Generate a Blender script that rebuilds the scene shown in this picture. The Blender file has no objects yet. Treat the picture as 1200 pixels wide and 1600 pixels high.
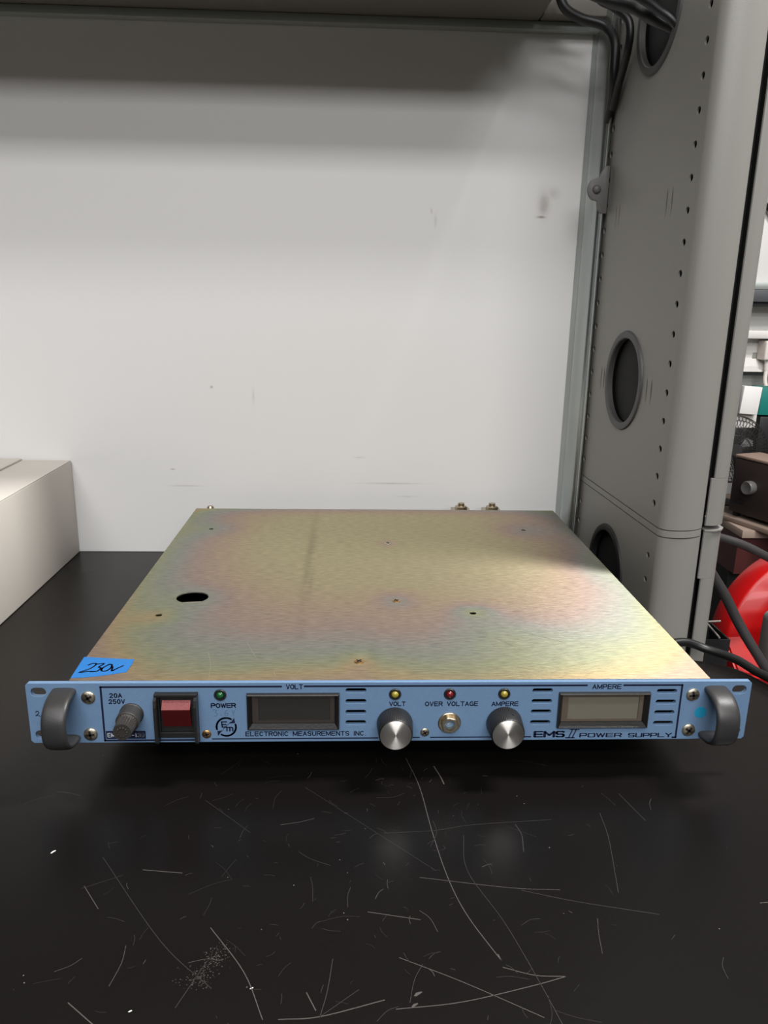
import bpy, bmesh, math, random
from mathutils import Vector, Matrix
random.seed(7)
D = bpy.data; SC = bpy.context.scene; COL = SC.collection
PI = math.pi
# ------------------------------------------------------------ camera
pitch, roll, yaw = .2707, .0179, .0439
fw = Vector((math.sin(yaw)*math.cos(pitch), math.cos(yaw)*math.cos(pitch), -math.sin(pitch)))
rt = Vector((math.cos(yaw), -math.sin(yaw), 0)); up = rt.cross(fw)
r2 = rt*math.cos(roll)+up*math.sin(roll); u2 = -rt*math.sin(roll)+up*math.cos(roll)
cam = D.cameras.new('camera'); cam.sensor_fit = 'VERTICAL'; cam.sensor_height = 36; cam.lens = 36*1204.9/1600
cam.clip_start = .02
co = D.objects.new('camera', cam); COL.objects.link(co); SC.camera = co
M = Matrix((r2, u2, -fw)).transposed().to_4x4(); M.translation = Vector((-.0301, -.461, .3174)); co.matrix_world = M
# ------------------------------------------------------------ world, lamps, exposure
w = D.worlds.new('room'); SC.world = w; w.use_nodes = True
w.node_tree.nodes['Background'].inputs[0].default_value = (.92, .95, 1, 1)
w.node_tree.nodes['Background'].inputs[1].default_value = .05
def area(name, loc, target, sx, sy, power, col=(1, .97, .92)):
    l = D.lights.new(name, 'AREA'); l.shape = 'RECTANGLE'; l.size = sx; l.size_y = sy; l.energy = power; l.color = col
    o = D.objects.new(name, l); COL.objects.link(o); o.location = loc
    o.rotation_euler = (Vector(target)-Vector(loc)).to_track_quat('-Z', 'Y').to_euler(); return o
area('ceiling_lamp_right', (.82, .02, 1.58), (.16, .05, 0), .18, .5, 36, (1, .985, .96))
area('ceiling_lamp_left', (-1.05, -.75, 1.75), (0, .2, 0), .25, 1.1, 3, (1, .985, .96))
area('ceiling_lamp_row_near', (-.1, -.95, 1.9), (0, .485, .1), 1.8, .25, 15, (1, .99, .985))
area('ceiling_lamp_row_middle', (0, -2.0, 1.9), (0, .485, .2), 2.4, .25, 34, (1, .99, .985))
area('ceiling_lamp_row_far', (.2, -3.8, 1.9), (0, .485, .3), 3.0, .4, 60, (1, .99, .985))
area('ceiling_lamp_aisle', (1.7, .3, 1.9), (.9, 1.0, 0), .3, 1.2, 4.5)
vs = SC.view_settings
SC.display_settings.display_device = 'sRGB'
vs.view_transform = 'Standard'; vs.look = 'None'; vs.gamma = 1; vs.use_curve_mapping = False; vs.exposure = 0.0

# ------------------------------------------------------------ materials
def lin(c):
    return tuple(((v/255)/12.92 if v/255 <= .04045 else ((v/255+.055)/1.055)**2.4) for v in c)+(1,)
def mat(name, rgb, rough=.5, metal=0, bump=0, bscale=400, var=0, vscale=30, stretch=None, coat=0, trans=0, spec=None):
    m = D.materials.new(name); m.use_nodes = True; nt = m.node_tree; b = nt.nodes['Principled BSDF']
    b.inputs['Base Color'].default_value = lin(rgb); b.inputs['Roughness'].default_value = rough
    b.inputs['Metallic'].default_value = metal; b.inputs['Coat Weight'].default_value = coat
    b.inputs['Transmission Weight'].default_value = trans
    if spec is not None: b.inputs['Specular IOR Level'].default_value = spec
    tc = nt.nodes.new('ShaderNodeTexCoord'); vec = tc.outputs['Object']
    if stretch:
        mp = nt.nodes.new('ShaderNodeMapping'); mp.inputs['Scale'].default_value = stretch
        nt.links.new(vec, mp.inputs[0]); vec = mp.outputs[0]
    if bump:
        n = nt.nodes.new('ShaderNodeTexNoise'); n.inputs['Scale'].default_value = bscale; n.inputs['Detail'].default_value = 3
        nt.links.new(vec, n.inputs['Vector'])
        bp = nt.nodes.new('ShaderNodeBump'); bp.inputs['Strength'].default_value = bump; bp.inputs['Distance'].default_value = .001
        nt.links.new(n.outputs[0], bp.inputs['Height']); nt.links.new(bp.outputs[0], b.inputs['Normal'])
    if var:
        n = nt.nodes.new('ShaderNodeTexNoise'); n.inputs['Scale'].default_value = vscale; n.inputs['Detail'].default_value = 5
        nt.links.new(vec, n.inputs['Vector'])
        mx = nt.nodes.new('ShaderNodeMix'); mx.data_type = 'RGBA'
        c = lin(rgb); mx.inputs['A'].default_value = tuple(x*(1-var) for x in c[:3])+(1,); mx.inputs['B'].default_value = tuple(min(1, x*(1+var)) for x in c[:3])+(1,)
        nt.links.new(n.outputs[0], mx.inputs['Factor']); nt.links.new(mx.outputs['Result'], b.inputs['Base Color'])
    return m
class NG:
    def __init__(s, nt): s.nt = nt
    def m(s, op, a, b=None, c=None):
        n = s.nt.nodes.new('ShaderNodeMath'); n.operation = op
        for i, v in enumerate((a, b, c)):
            if v is None: continue
            if isinstance(v, (int, float)): n.inputs[i].default_value = v
            else: s.nt.links.new(v, n.inputs[i])
        return n.outputs[0]
    def gauss(s, x, y, cx, cy, sx, sy):
        dx = s.m('MULTIPLY', s.m('SUBTRACT', x, cx), 1/sx); dy = s.m('MULTIPLY', s.m('SUBTRACT', y, cy), 1/sy)
        q = s.m('ADD', s.m('MULTIPLY', dx, dx), s.m('MULTIPLY', dy, dy))
        return s.m('EXPONENT', s.m('MULTIPLY', q, -1))

blue = mat('blue_painted_metal', (106, 135, 168), .5, 0, .12, 900, .07, 260)
navy = mat('navy_ink', (12, 20, 52), .55)
white_ink = mat('white_ink', (205, 215, 225), .5)
pencil = mat('faded_pen', (62, 84, 120), .6)
greypl = mat('dark_grey_plastic', (50, 47, 44), .5, 0, .2, 700)
blackpl = mat('black_plastic', (30, 29, 29), .42, 0, .15, 700)
blacksat = mat('satin_black_handle', (50, 49, 49), .42, 0, .08, 1200)
blackmat = mat('matte_black', (14, 14, 15), .75)
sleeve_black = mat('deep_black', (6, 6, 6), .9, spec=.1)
rubber = mat('black_rubber', (20, 20, 20), .6)
alu = mat('spun_aluminium', (190, 186, 180), .34, 1)
nickel = mat('nickel_plated_steel', (186, 172, 148), .32, 1, .1, 500)
screwm = mat('screw_steel', (205, 196, 176), .36, 1, .15, 600)
brass = mat('yellow_zinc_screw', (200, 160, 105), .35, 1, .15, 600)
dark_hole = mat('recess_dark', (22, 16, 12), .7)
redlens = mat('red_switch_plastic', (138, 36, 36), .35, 0, .25, 1500)
reddark = mat('deep_red_switch_plastic', (72, 10, 13), .3)
ledy = mat('yellow_lens', (150, 136, 48), .15, coat=.6)
ledg = mat('green_lens', (22, 84, 44), .15, coat=.6)
ledr = mat('red_lens', (112, 20, 30), .15, coat=.6)
lcd_dark = mat('unlit_lcd_glass', (42, 40, 37), .25)
lcd_frame_dark = mat('lcd_surround_brown', (58, 51, 47), .4)
lcd_reflection = mat('lcd_glass_painted_reflection', (112, 107, 94), .25)  # same kind of display, its light reflection put into a paler base colour
lcd_frame_reflection = mat('lcd_surround_painted_reflection', (92, 82, 72), .4)  # surround lightened in colour along with the reflecting glass
tapem = mat('blue_masking_tape', (26, 106, 176), .7, 0, .3, 350, .06, 200)
marker = mat('black_marker', (16, 16, 50), .5)
cyan = mat('cyan_sticker', (30, 150, 190), .5)
foam = mat('white_cardboard', (212, 205, 196), .75, 0, .1, 60, .03, 8)
colpaint = mat('grey_column_paint', (130, 128, 123), .42, 0, .1, 1400, .02, 300)
brk = mat('grey_bracket_paint', (90, 88, 86), .5, 0, .1, 800)
galv = mat('galvanised_steel', (172, 177, 175), .24, .95, .10, 40, .2, 60, (1, 1, .15))
shelfm = mat('grey_shelf_steel', (112, 108, 102), .5, .1)
rail = mat('shelf_rail_steel', (160, 165, 162), .45, .5)
cable = mat('black_cable', (18, 18, 19), .42)
floorm = mat('grey_floor', (105, 100, 95), .6, 0, 0, 0, .1, 3)

def table_mat():
    m = mat('black_worktop', (18, 16, 15), .27, 0, .05, 1800, spec=.19); nt = m.node_tree; b = nt.nodes['Principled BSDF']; g = NG(nt)
    tc = nt.nodes.new('ShaderNodeTexCoord'); n = nt.nodes.new('ShaderNodeTexNoise'); n.inputs['Scale'].default_value = 6; n.inputs['Detail'].default_value = 6
    nt.links.new(tc.outputs['Object'], n.inputs['Vector'])
    r = g.m('MULTIPLY_ADD', n.outputs[0], .16, .21); nt.links.new(r, b.inputs['Roughness'])
    # dust specks
    v = nt.nodes.new('ShaderNodeTexVoronoi'); v.inputs['Scale'].default_value = 130; nt.links.new(tc.outputs['Object'], v.inputs['Vector'])
    sp = g.m('LESS_THAN', v.outputs['Distance'], .045)
    n2 = nt.nodes.new('ShaderNodeTexNoise'); n2.inputs['Scale'].default_value = 45; nt.links.new(tc.outputs['Object'], n2.inputs['Vector'])
    sp = g.m('MULTIPLY', sp, g.m('GREATER_THAN', n2.outputs[0], .60))
    mx = nt.nodes.new('ShaderNodeMix'); mx.data_type = 'RGBA'; mx.inputs['A'].default_value = lin((18, 16, 15)); mx.inputs['B'].default_value = lin((110, 104, 100))
    nt.links.new(sp, mx.inputs['Factor']); nt.links.new(mx.outputs['Result'], b.inputs['Base Color'])
    return m
worktop = table_mat()
scratch = mat('scratch_grey', (76, 71, 68), .5)
scratch_faint = mat('faint_scratch_grey', (44, 41, 39), .5)
chalk = mat('white_chip', (225, 222, 218), .7)

def wall_mat():
    m = mat('white_wall_panel', (219, 218, 217), .5, 0, .03, 120); nt = m.node_tree; b = nt.nodes['Principled BSDF']; g = NG(nt)
    tc = nt.nodes.new('ShaderNodeTexCoord'); s = nt.nodes.new('ShaderNodeSeparateXYZ'); nt.links.new(tc.outputs['Object'], s.inputs[0])
    x, z = s.outputs[0], s.outputs[2]
    n = nt.nodes.new('ShaderNodeTexNoise'); n.inputs['Scale'].default_value = 90; n.inputs['Detail'].default_value = 4; nt.links.new(tc.outputs['Object'], n.inputs['Vector'])
    f = None
    for cx, cz, sx, sz, a in ((.190, .425, .006, .012, .55), (.188, .411, .005, .0015, .8), (.200, .437, .007, .006, .25), (-.252, .108, .0025, .0008, .6), (-.237, .087, .016, .0008, .35),
                              (.019, .092, .035, .0009, .3), (-.2, .21, .0015, .0015, .6), (.065, .404, .0015, .006, .25), (.06, .415, .0012, .003, .25), (-.15, .2, .0015, .009, .18), (.04, .075, .012, .0008, .25), (-.02, .125, .006, .0008, .3)):
        q = g.m('MULTIPLY', g.gauss(x, z, cx, cz, sx, sz), a); f = q if f is None else g.m('MAXIMUM', f, q)
    f = g.m('MULTIPLY', f, g.m('MULTIPLY_ADD', n.outputs[0], 1.2, .4))
    mx = nt.nodes.new('ShaderNodeMix'); mx.data_type = 'RGBA'; mx.inputs['A'].default_value = lin((219, 218, 217)); mx.inputs['B'].default_value = lin((120, 102, 92))
    nt.links.new(f, mx.inputs['Factor']); nt.links.new(mx.outputs['Result'], b.inputs['Base Color'])
    return m
wallm = wall_mat()

def zinc_mat(name='yellow_zinc_plate', rough=.44):
    """Yellow-chromated zinc: the tint bands follow the plating thickness - thinner toward the edges and round holes and screws."""
    m = mat(name, (170, 160, 120), rough, .8); nt = m.node_tree; b = nt.nodes['Principled BSDF']; g = NG(nt)
    tc = nt.nodes.new('ShaderNodeTexCoord'); s = nt.nodes.new('ShaderNodeSeparateXYZ'); nt.links.new(tc.outputs['Object'], s.inputs[0])
    n = nt.nodes.new('ShaderNodeTexNoise'); n.inputs['Scale'].default_value = 9; n.inputs['Detail'].default_value = 3; nt.links.new(tc.outputs['Object'], n.inputs['Vector'])
    wob = g.m('MULTIPLY', g.m('SUBTRACT', n.outputs[0], .5), 60)
    X = g.m('MULTIPLY', s.outputs[0], 1000); Y = g.m('MULTIPLY_ADD', s.outputs[1], 1000, 200)
    Xw = g.m('ADD', X, wob); Yw = g.m('ADD', Y, wob)
    def ex(d, L, a): return g.m('MULTIPLY', g.m('EXPONENT', g.m('MULTIPLY', d, -1/L)), a)
    E = ex(Yw, 72, 1.0)
    E = g.m('ADD', E, ex(g.m('ADD', X, 214), 40, .72))
    E = g.m('ADD', E, ex(g.m('SUBTRACT', 214, Xw), 42, .5))
    E = g.m('ADD', E, ex(g.m('SUBTRACT', 432, Y), 16, .45))
    for cx, cy, sx, sy, a in ((-163, 149, 30, 26, .28), (-182, 108, 20, 18, .35), (69, 118, 16, 14, .45), (80, 85, 34, 40, .22), (8, 299, 12, 12, .22), (8, 142, 16, 18, .3), (-24, 25, 12, 20, .25), (160, 349, 30, 28, .3), (-182, 348, 30, 24, .25), (120, 60, 60, 30, .15)):
        E = g.m('ADD', E, g.m('MULTIPLY', g.gauss(X, Y, cx, cy, sx, sy), a))
    E = g.m('MULTIPLY', E, .8)
    cr = nt.nodes.new('ShaderNodeValToRGB'); el = cr.color_ramp.elements
    stops = [(p, tuple((.66*v+.34*k)*.77 for v, k in zip(c, (176, 168, 142)))) for p, c in ((0, (198, 186, 142)), (.07, (198, 184, 142)), (.15, (196, 168, 142)), (.25, (184, 156, 150)), (.36, (166, 164, 162)), (.46, (160, 168, 156)), (.60, (170, 176, 140)), (.76, (202, 176, 128)), (.92, (196, 160, 140)))]
    el[0].position, el[0].color = stops[0][0], lin(stops[0][1]); el[1].position, el[1].color = stops[-1][0], lin(stops[-1][1])
    for p, c in stops[1:-1]:
        e = el.new(p); e.color = lin(c)
    nt.links.new(E, cr.inputs[0])
    # brushed grain
    mp = nt.nodes.new('ShaderNodeMapping'); mp.inputs['Scale'].default_value = (110, 640, 1); nt.links.new(tc.outputs['Object'], mp.inputs[0])
    gr = nt.nodes.new('ShaderNodeTexNoise'); gr.inputs['Scale'].default_value = 1; gr.inputs['Detail'].default_value = 4; nt.links.new(mp.outputs[0], gr.inputs['Vector'])
    # rubbed streaks
    st = g.m('MULTIPLY', g.gauss(X, Y, -71, 270, 4, 120), .22)
    st = g.m('MAXIMUM', st, g.m('MULTIPLY', g.gauss(X, Y, -66, 185, 3, 40), .15))
    hv = g.m('MULTIPLY_ADD', gr.outputs[0], 1.0, .5); hv = g.m('SUBTRACT', hv, st)
    mx = nt.nodes.new('ShaderNodeVectorMath'); mx.operation = 'SCALE'; nt.links.new(cr.outputs[0], mx.inputs[0]); nt.links.new(hv, mx.inputs['Scale'])
    nt.links.new(mx.outputs[0], b.inputs['Base Color'])
    bp = nt.nodes.new('ShaderNodeBump'); bp.inputs['Strength'].default_value = .9; bp.inputs['Distance'].default_value = .0003
    nt.links.new(gr.outputs[0], bp.inputs['Height']); nt.links.new(bp.outputs[0], b.inputs['Normal'])
    b.inputs['Anisotropic'].default_value = .97
    tg = nt.nodes.new('ShaderNodeTangent'); tg.direction_type = 'UV_MAP'; tg.uv_map = 'UVMap'; nt.links.new(tg.outputs[0], b.inputs['Tangent'])
    return m
zinc = zinc_mat()
zinc_plain = mat('zinc_chassis', (160, 150, 115), .45, .8, .1, 300)

# ------------------------------------------------------------ mesh helpers
def link(name, me, m=None, parent=None, smooth=False, loc=None):
    o = D.objects.new(name, me); COL.objects.link(o)
    if m is not None:
        for x in (m if isinstance(m, (list, tuple)) else [m]): me.materials.append(x)
    if parent is not None: o.parent = parent
    if smooth:
        for p in me.polygons: p.use_smooth = True
        try: me.set_sharp_from_angle(angle=math.radians(38))
        except Exception: pass
    if loc is not None: o.location = loc
    return o
def org(parent):
    v = Vector((0, 0, 0)); p = parent
    while p is not None: v += p.location; p = p.parent
    return v
def obj(name, bm, m, parent=None, smooth=True):
    """bm is in world coordinates; shifted into the parent's frame"""
    bm.normal_update(); bmesh.ops.translate(bm, verts=bm.verts, vec=-org(parent))
    me = D.meshes.new(name); bm.to_mesh(me); bm.free()
    return link(name, me, m, parent, smooth)
def objc(name, bm, m, loc=None, parent=None):
    """mesh centred on its own location (for movable things and copied parts)"""
    if loc is None:
        xs = [v.co for v in bm.verts]; loc = Vector([(min(c[i] for c in xs)+max(c[i] for c in xs))/2 for i in range(3)]); loc.z = min(c.z for c in xs)
    bm.normal_update(); bmesh.ops.translate(bm, verts=bm.verts, vec=-Vector(loc))
    me = D.meshes.new(name); bm.to_mesh(me); bm.free()
    return link(name, me, m, parent, True, Vector(loc)-org(parent))
def tag(o, label=None, cat=None, group=None, kind=None):
    for k, v in (('label', label), ('category', cat), ('group', group), ('kind', kind)):
        if v: o[k] = v
    return o
def empty(name, loc, label, cat, group=None):
    o = D.objects.new(name, None); COL.objects.link(o); o.location = loc; o.empty_display_size = .02
    return tag(o, label, cat, group)
def box(bm, x0, x1, y0, y1, z0, z1, bev=0, seg=2, mi=0, skew=None):
    vs_ = [bm.verts.new((x, y, z)) for x in (x0, x1) for y in (y0, y1) for z in (z0, z1)]
    fs = [bm.faces.new([vs_[i] for i in q]) for q in ((0, 1, 3, 2), (4, 6, 7, 5), (0, 4, 5, 1), (2, 3, 7, 6), (0, 2, 6, 4), (1, 5, 7, 3))]
    for f in fs: f.material_index = mi
    if bev:
        es = list({e for f in fs for e in f.edges})
        bmesh.ops.bevel(bm, geom=es, offset=bev, segments=seg, affect='EDGES', profile=.5)
    return bm
def B(*a, **k): return box(bmesh.new(), *a, **k)
def prism(bm, pts, z0, z1, closed=True, mi=0):
    """extrude a plan polygon [(x,y)] in z"""
    n = len(pts); a = [bm.verts.new((x, y, z0)) for x, y in pts]; b = [bm.verts.new((x, y, z1)) for x, y in pts]
    for i in range(n if closed else n-1):
        f = bm.faces.new((a[i], a[(i+1) % n], b[(i+1) % n], b[i])); f.material_index = mi
    if closed:
        bm.faces.new(a[::-1]).material_index = mi; bm.faces.new(b).material_index = mi
    return bm
def thick(pts, t):
    """closed outline of a polyline wall of thickness t (offset to the right of travel)"""
    out = []
    for i, p in enumerate(pts):
        a = Vector(pts[max(i-1, 0)]); c = Vector(pts[min(i+1, len(pts)-1)]); d = (c-a).normalized(); out.append((p[0]+d.y*t, p[1]-d.x*t))
    return list(pts)+out[::-1]
def sweep(bm, path, sec, closed=False, cap=True, upv=None, mi=0, ends=None):
    """sweep section [(a,b)] or radius along a path"""
    path = [Vector(p) for p in path]; n = len(path)
    if isinstance(sec, (int, float)): k = 12; sec = [(sec*math.cos(2*PI*i/k), sec*math.sin(2*PI*i/k)) for i in range(k)]
    rings = []; ref = Vector(upv) if upv else None; side = None
    for i, p in enumerate(path):
        a = path[(i-1) % n] if closed or i > 0 else path[0]; c = path[(i+1) % n] if closed or i < n-1 else path[-1]
        d = (c-a).normalized()
        if ref is not None: s = ref.cross(d).normalized(); t = d.cross(s)
        else:
            if side is None: side = d.orthogonal().normalized()
            side = (side-d*side.dot(d)).normalized(); s = side; t = d.cross(s)
        rings.append([bm.verts.new(p+s*u+t*v) for u, v in sec])
    m = len(sec)
    for i in range(n if closed else n-1):
        A, Bq = rings[i], rings[(i+1) % n]
        for j in range(m): bm.faces.new((A[j], A[(j+1) % m], Bq[(j+1) % m], Bq[j])).material_index = mi
    if cap and not closed: bm.faces.new(rings[0][::-1]).material_index = mi; bm.faces.new(rings[-1]).material_index = mi
    return bm
def bez(pts, n=10):
    """catmull-rom through points"""
    P = [Vector(p) for p in pts]; P = [2*P[0]-P[1]]+P+[2*P[-1]-P[-2]]; out = []
    for i in range(1, len(P)-2):
        for k in range(n):
            t = k/n; a, b, c, d = P[i-1:i+3]
            out.append(.5*((2*b)+(c-a)*t+(2*a-5*b+4*c-d)*t*t+(3*b-a-3*c+d)*t**3))
    return out+[P[-2]]
def lathe(bm, prof, c, axis='-y', k=32, mi=0, flute=None):
    """prof [(r,h)] with h along axis from centre c. flute(i, r) may change r"""
    c = Vector(c)
    ax = {'-y': Vector((0, -1, 0)), 'z': Vector((0, 0, 1)), 'x': Vector((1, 0, 0)), '-x': Vector((-1, 0, 0))}[axis] if isinstance(axis, str) else Vector(axis).normalized()
    s = ax.orthogonal().normalized() if not isinstance(axis, str) or axis == 'z' else {'-y': Vector((1, 0, 0)), 'x': Vector((0, 1, 0)), '-x': Vector((0, 1, 0))}[axis]
    t = ax.cross(s); rings = []
    for r, h in prof:
        if r <= 1e-7: rings.append([bm.verts.new(c+ax*h)]); continue
        rr = [(flute(i, r) if flute else r) for i in range(k)]
        rings.append([bm.verts.new(c+ax*h+(s*math.cos(2*PI*i/k)+t*math.sin(2*PI*i/k))*rr[i]) for i in range(k)])
    for A, Bq in zip(rings, rings[1:]):
        for i in range(k):
            j = (i+1) % k
            if len(A) == 1 and len(Bq) == 1: continue
            if len(A) == 1: f = bm.faces.new((A[0], Bq[i], Bq[j]))
            elif len(Bq) == 1: f = bm.faces.new((A[i], A[j], Bq[0]))
            else: f = bm.faces.new((A[i], A[j], Bq[j], Bq[i]))
            f.material_index = mi
    bmesh.ops.recalc_face_normals(bm, faces=bm.faces)
    return bm
def L(*a, **k): return lathe(bmesh.new(), *a, **k)
def plate(bm, outer, holes, th, fmap, bev=0, mi=0):
    """flat plate with real holes; outlines in plate coordinates, fmap(a,b,c)->world, c from -th/2 to th/2"""
    cu = D.curves.new('tmp', 'CURVE'); cu.dimensions = '2D'; cu.fill_mode = 'BOTH'; cu.extrude = max(th/2-bev, 1e-5); cu.bevel_depth = bev; cu.offset = -bev; cu.bevel_resolution = 1
    for pts in [outer]+list(holes):
        sp = cu.splines.new('POLY'); sp.points.add(len(pts)-1); sp.use_cyclic_u = True
        for q, p in zip(sp.points, pts): q.co = (p[0], p[1], 0, 1)
    o = D.objects.new('tmp', cu); COL.objects.link(o); dg = bpy.context.evaluated_depsgraph_get(); dg.update()
    me = D.meshes.new_from_object(o.evaluated_get(dg)); D.objects.remove(o); D.curves.remove(cu)
    t = bmesh.new(); t.from_mesh(me); D.meshes.remove(me); bmesh.ops.remove_doubles(t, verts=t.verts, dist=1e-6)
    vm = {v: bm.verts.new(fmap(*v.co)) for v in t.verts}
    for f in t.faces:
        try: bm.faces.new([vm[v] for v in f.verts]).material_index = mi
        except ValueError: pass
    t.free(); bmesh.ops.recalc_face_normals(bm, faces=bm.faces); return bm
def circ(cx, cy, r, k=28, ry=None): return [(cx+r*math.cos(2*PI*i/k), cy+(ry or r)*math.sin(2*PI*i/k)) for i in range(k)]
def rect(x0, x1, z0, z1): return [(x0, z0), (x1, z0), (x1, z1), (x0, z1)]
def stad(cx, cy, w_, h, k=8):
    r = h/2; o = []
    for s, a0 in ((1, -PI/2), (-1, PI/2)):
        for i in range(k+1): a = a0+PI*i/k; o.append((cx+s*(w_/2-r)+r*math.cos(a), cy+r*math.sin(a)))
    return o
def rrect(x0, x1, z0, z1, r, k=4):
    o = []
    for cx, cz, a0 in ((x1-r, z0+r, -PI/2), (x1-r, z1-r, 0), (x0+r, z1-r, PI/2), (x0+r, z0+r, PI)):
        for i in range(k+1): a = a0+PI/2*i/k; o.append((cx+r*math.cos(a), cz+r*math.sin(a)))
    return o
def ribbon(bm, pts, w_, fmap, mi=0, dots=True, lift=0):
    """flat stroke of width w_ along 2D pts, taken through fmap"""
    P = [Vector(p) for p in pts]
    for a, b in zip(P, P[1:]):
        d = b-a
        if d.length < 1e-9: continue
        n = Vector((-d.y, d.x)).normalized()*w_/2
        bm.faces.new([bm.verts.new(fmap(q.x, q.y)) for q in (a-n, b-n, b+n, a+n)]).material_index = mi
    if dots:
        for p in P: bm.faces.new([bm.verts.new(fmap(p.x+w_/2*math.cos(2*PI*i/10), p.y+w_/2*math.sin(2*PI*i/10))) for i in range(10)]).material_index = mi
    return bm
# single-stroke lettering, glyph box 1 wide x 1 high
def arc(cx, cy, rx, ry, a0, a1, n=10): return [(cx+rx*math.cos(math.radians(a0+(a1-a0)*i/n)), cy+ry*math.sin(math.radians(a0+(a1-a0)*i/n))) for i in range(n+1)]
G = {
 'A': [[(0, 0), (.5, 1), (1, 0)], [(.19, .34), (.81, .34)]], 'C': [arc(.5, .5, .5, .5, 42, 318, 16)], 'E': [[(1, 0), (0, 0), (0, 1), (1, 1)], [(0, .52), (.9, .52)]],
 'G': [arc(.5, .5, .5, .5, 42, 300, 16)+[(1, .05), (1, .45), (.6, .45)]], 'I': [[(.5, 0), (.5, 1)]], 'L': [[(0, 1), (0, 0), (.95, 0)]], 'M': [[(0, 0), (0, 1), (.5, .1), (1, 1), (1, 0)]],
 'N': [[(0, 0), (0, 1), (1, 0), (1, 1)]], 'O': [arc(.5, .5, .52, .5, 0, 360, 22)], 'P': [[(0, 0), (0, 1), (.62, 1)]+arc(.68, .74, .32, .26, 90, -90, 8)+[(0, .48)]],
 'R': [[(0, 0), (0, 1), (.62, 1)]+arc(.68, .75, .32, .25, 90, -90, 8)+[(0, .5)], [(.62, .5), (1, 0)]],
 'S': [arc(.5, .75, .46, .25, 25, 180, 8)+arc(.5, .75, .46, .25, 180, 270, 4)[1:]+arc(.5, .25, .48, .25, 90, 0, 4)+arc(.5, .25, .48, .25, 0, -155, 8)[1:]],
 'T': [[(0, 1), (1, 1)], [(.5, 1), (.5, 0)]], 'U': [[(0, 1), (0, .4)]+arc(.5, .38, .5, .38, 180, 360, 10)+[(1, 1)]], 'V': [[(0, 1), (.5, 0), (1, 1)]],
 'W': [[(0, 1), (.25, 0), (.5, .95), (.75, 0), (1, 1)]], 'Y': [[(0, 1), (.5, .48), (1, 1)], [(.5, .48), (.5, 0)]],
 '0': [arc(.5, .5, .42, .5, 0, 360, 20)], '1': [[(.3, .8), (.55, 1), (.55, 0)]], '2': [arc(.5, .72, .42, .28, 165, -35, 10)+[(.05, 0), (.95, 0)]],
 '3': [arc(.45, .74, .42, .26, 150, -80, 9), arc(.45, .26, .46, .26, 90, -150, 9)], '5': [[(.9, 1), (.18, 1), (.1, .52)]+arc(.48, .33, .44, .33, 120, -150, 11)], '7': [[(.05, 1), (.95, 1), (.35, 0)]],
 '6': [[(.8, .95), (.3, .75)]+arc(.5, .3, .42, .3, 160, -200, 14)], '-': [[(.15, .42), (.85, .42)]], '.': [[(.5, 0), (.5, .04)]], ' ': []}
# squared wide letters
def sq(pts): return pts
GW = {
 'E': [[(1, .02), (0, .02), (0, .98), (1, .98)], [(0, .5), (.95, .5)]], 'M': [[(0, 0), (0, .98), (.5, .3), (1, .98), (1, 0)]],
 'S': [[(.96, .88), (.86, .98), (.14, .98), (.02, .86), (.02, .62), (.14, .5), (.86, .5), (.98, .38), (.98, .14), (.86, .02), (.14, .02), (.04, .12)]],
 'P': [[(0, 0), (0, .98), (.88, .98), (1, .86), (1, .5), (.88, .38), (0, .38)]], 'O': [[(.12, .02), (.88, .02), (1, .14), (1, .86), (.88, .98), (.12, .98), (0, .86), (0, .14), (.12, .02)]],
 'W': [[(0, 1), (.24, 0), (.5, .95), (.76, 0), (1, 1)]], 'R': [[(0, 0), (0, .98), (.88, .98), (1, .86), (1, .54), (.88, .42), (0, .42)], [(.7, .42), (1, 0)]],
 'U': [[(0, 1), (0, .14), (.12, .02), (.88, .02), (1, .14), (1, 1)]], 'L': [[(0, 1), (0, .02), (1, .02)]], 'Y': [[(0, 1), (.5, .45), (1, 1)], [(.5, .45), (.5, 0)]], ' ': []}
NARROW = {'I': .12, '.': .2, '-': .8, ' ': .75, '1': .6}
def text(bm, s, x0, x1, z0, z1, w_, fmap, font=G, gap=.38, mi=0, vw=1, wide={}):
    ws = [wide.get(c, NARROW.get(c, 1.25 if c in 'MW' else 1)) for c in s]
    tot = sum(ws)+gap*(len(s)-1); u = (x1-x0)/tot; x = x0
    for c, cw in zip(s, ws):
        for st in font[c]:
            ribbon(bm, [(x+(a*cw*u if cw != NARROW.get('I') else cw*u/2), z0+b*(z1-z0)) for a, b in st], w_*vw, fmap, mi)
        x += (cw+gap)*u
H0 = .0285                                  # height of the power supply's underside above the worktop
def pan(a, b, c=0): return (a, -.0001-c, H0+b)          # panel millimetre frame, lettering sits on the paint

# ------------------------------------------------------------ the setting
def struct(name, bm, m, smooth=False): return tag(obj(name, bm, m, None, smooth), kind='structure')
struct('wall_back', B(-1.3, .2335, .4852, .500, .0005, 1.3), wallm)
struct('floor', B(-1.8, 2.4, -1.5, 2.6, -.78, -.75), floorm)
struct('wall_far', B(.5, 2.4, 1.66, 1.70, -.75, 1.5), mat('far_white_wall', (205, 203, 200), .6, var=.03, vscale=4))

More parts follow.
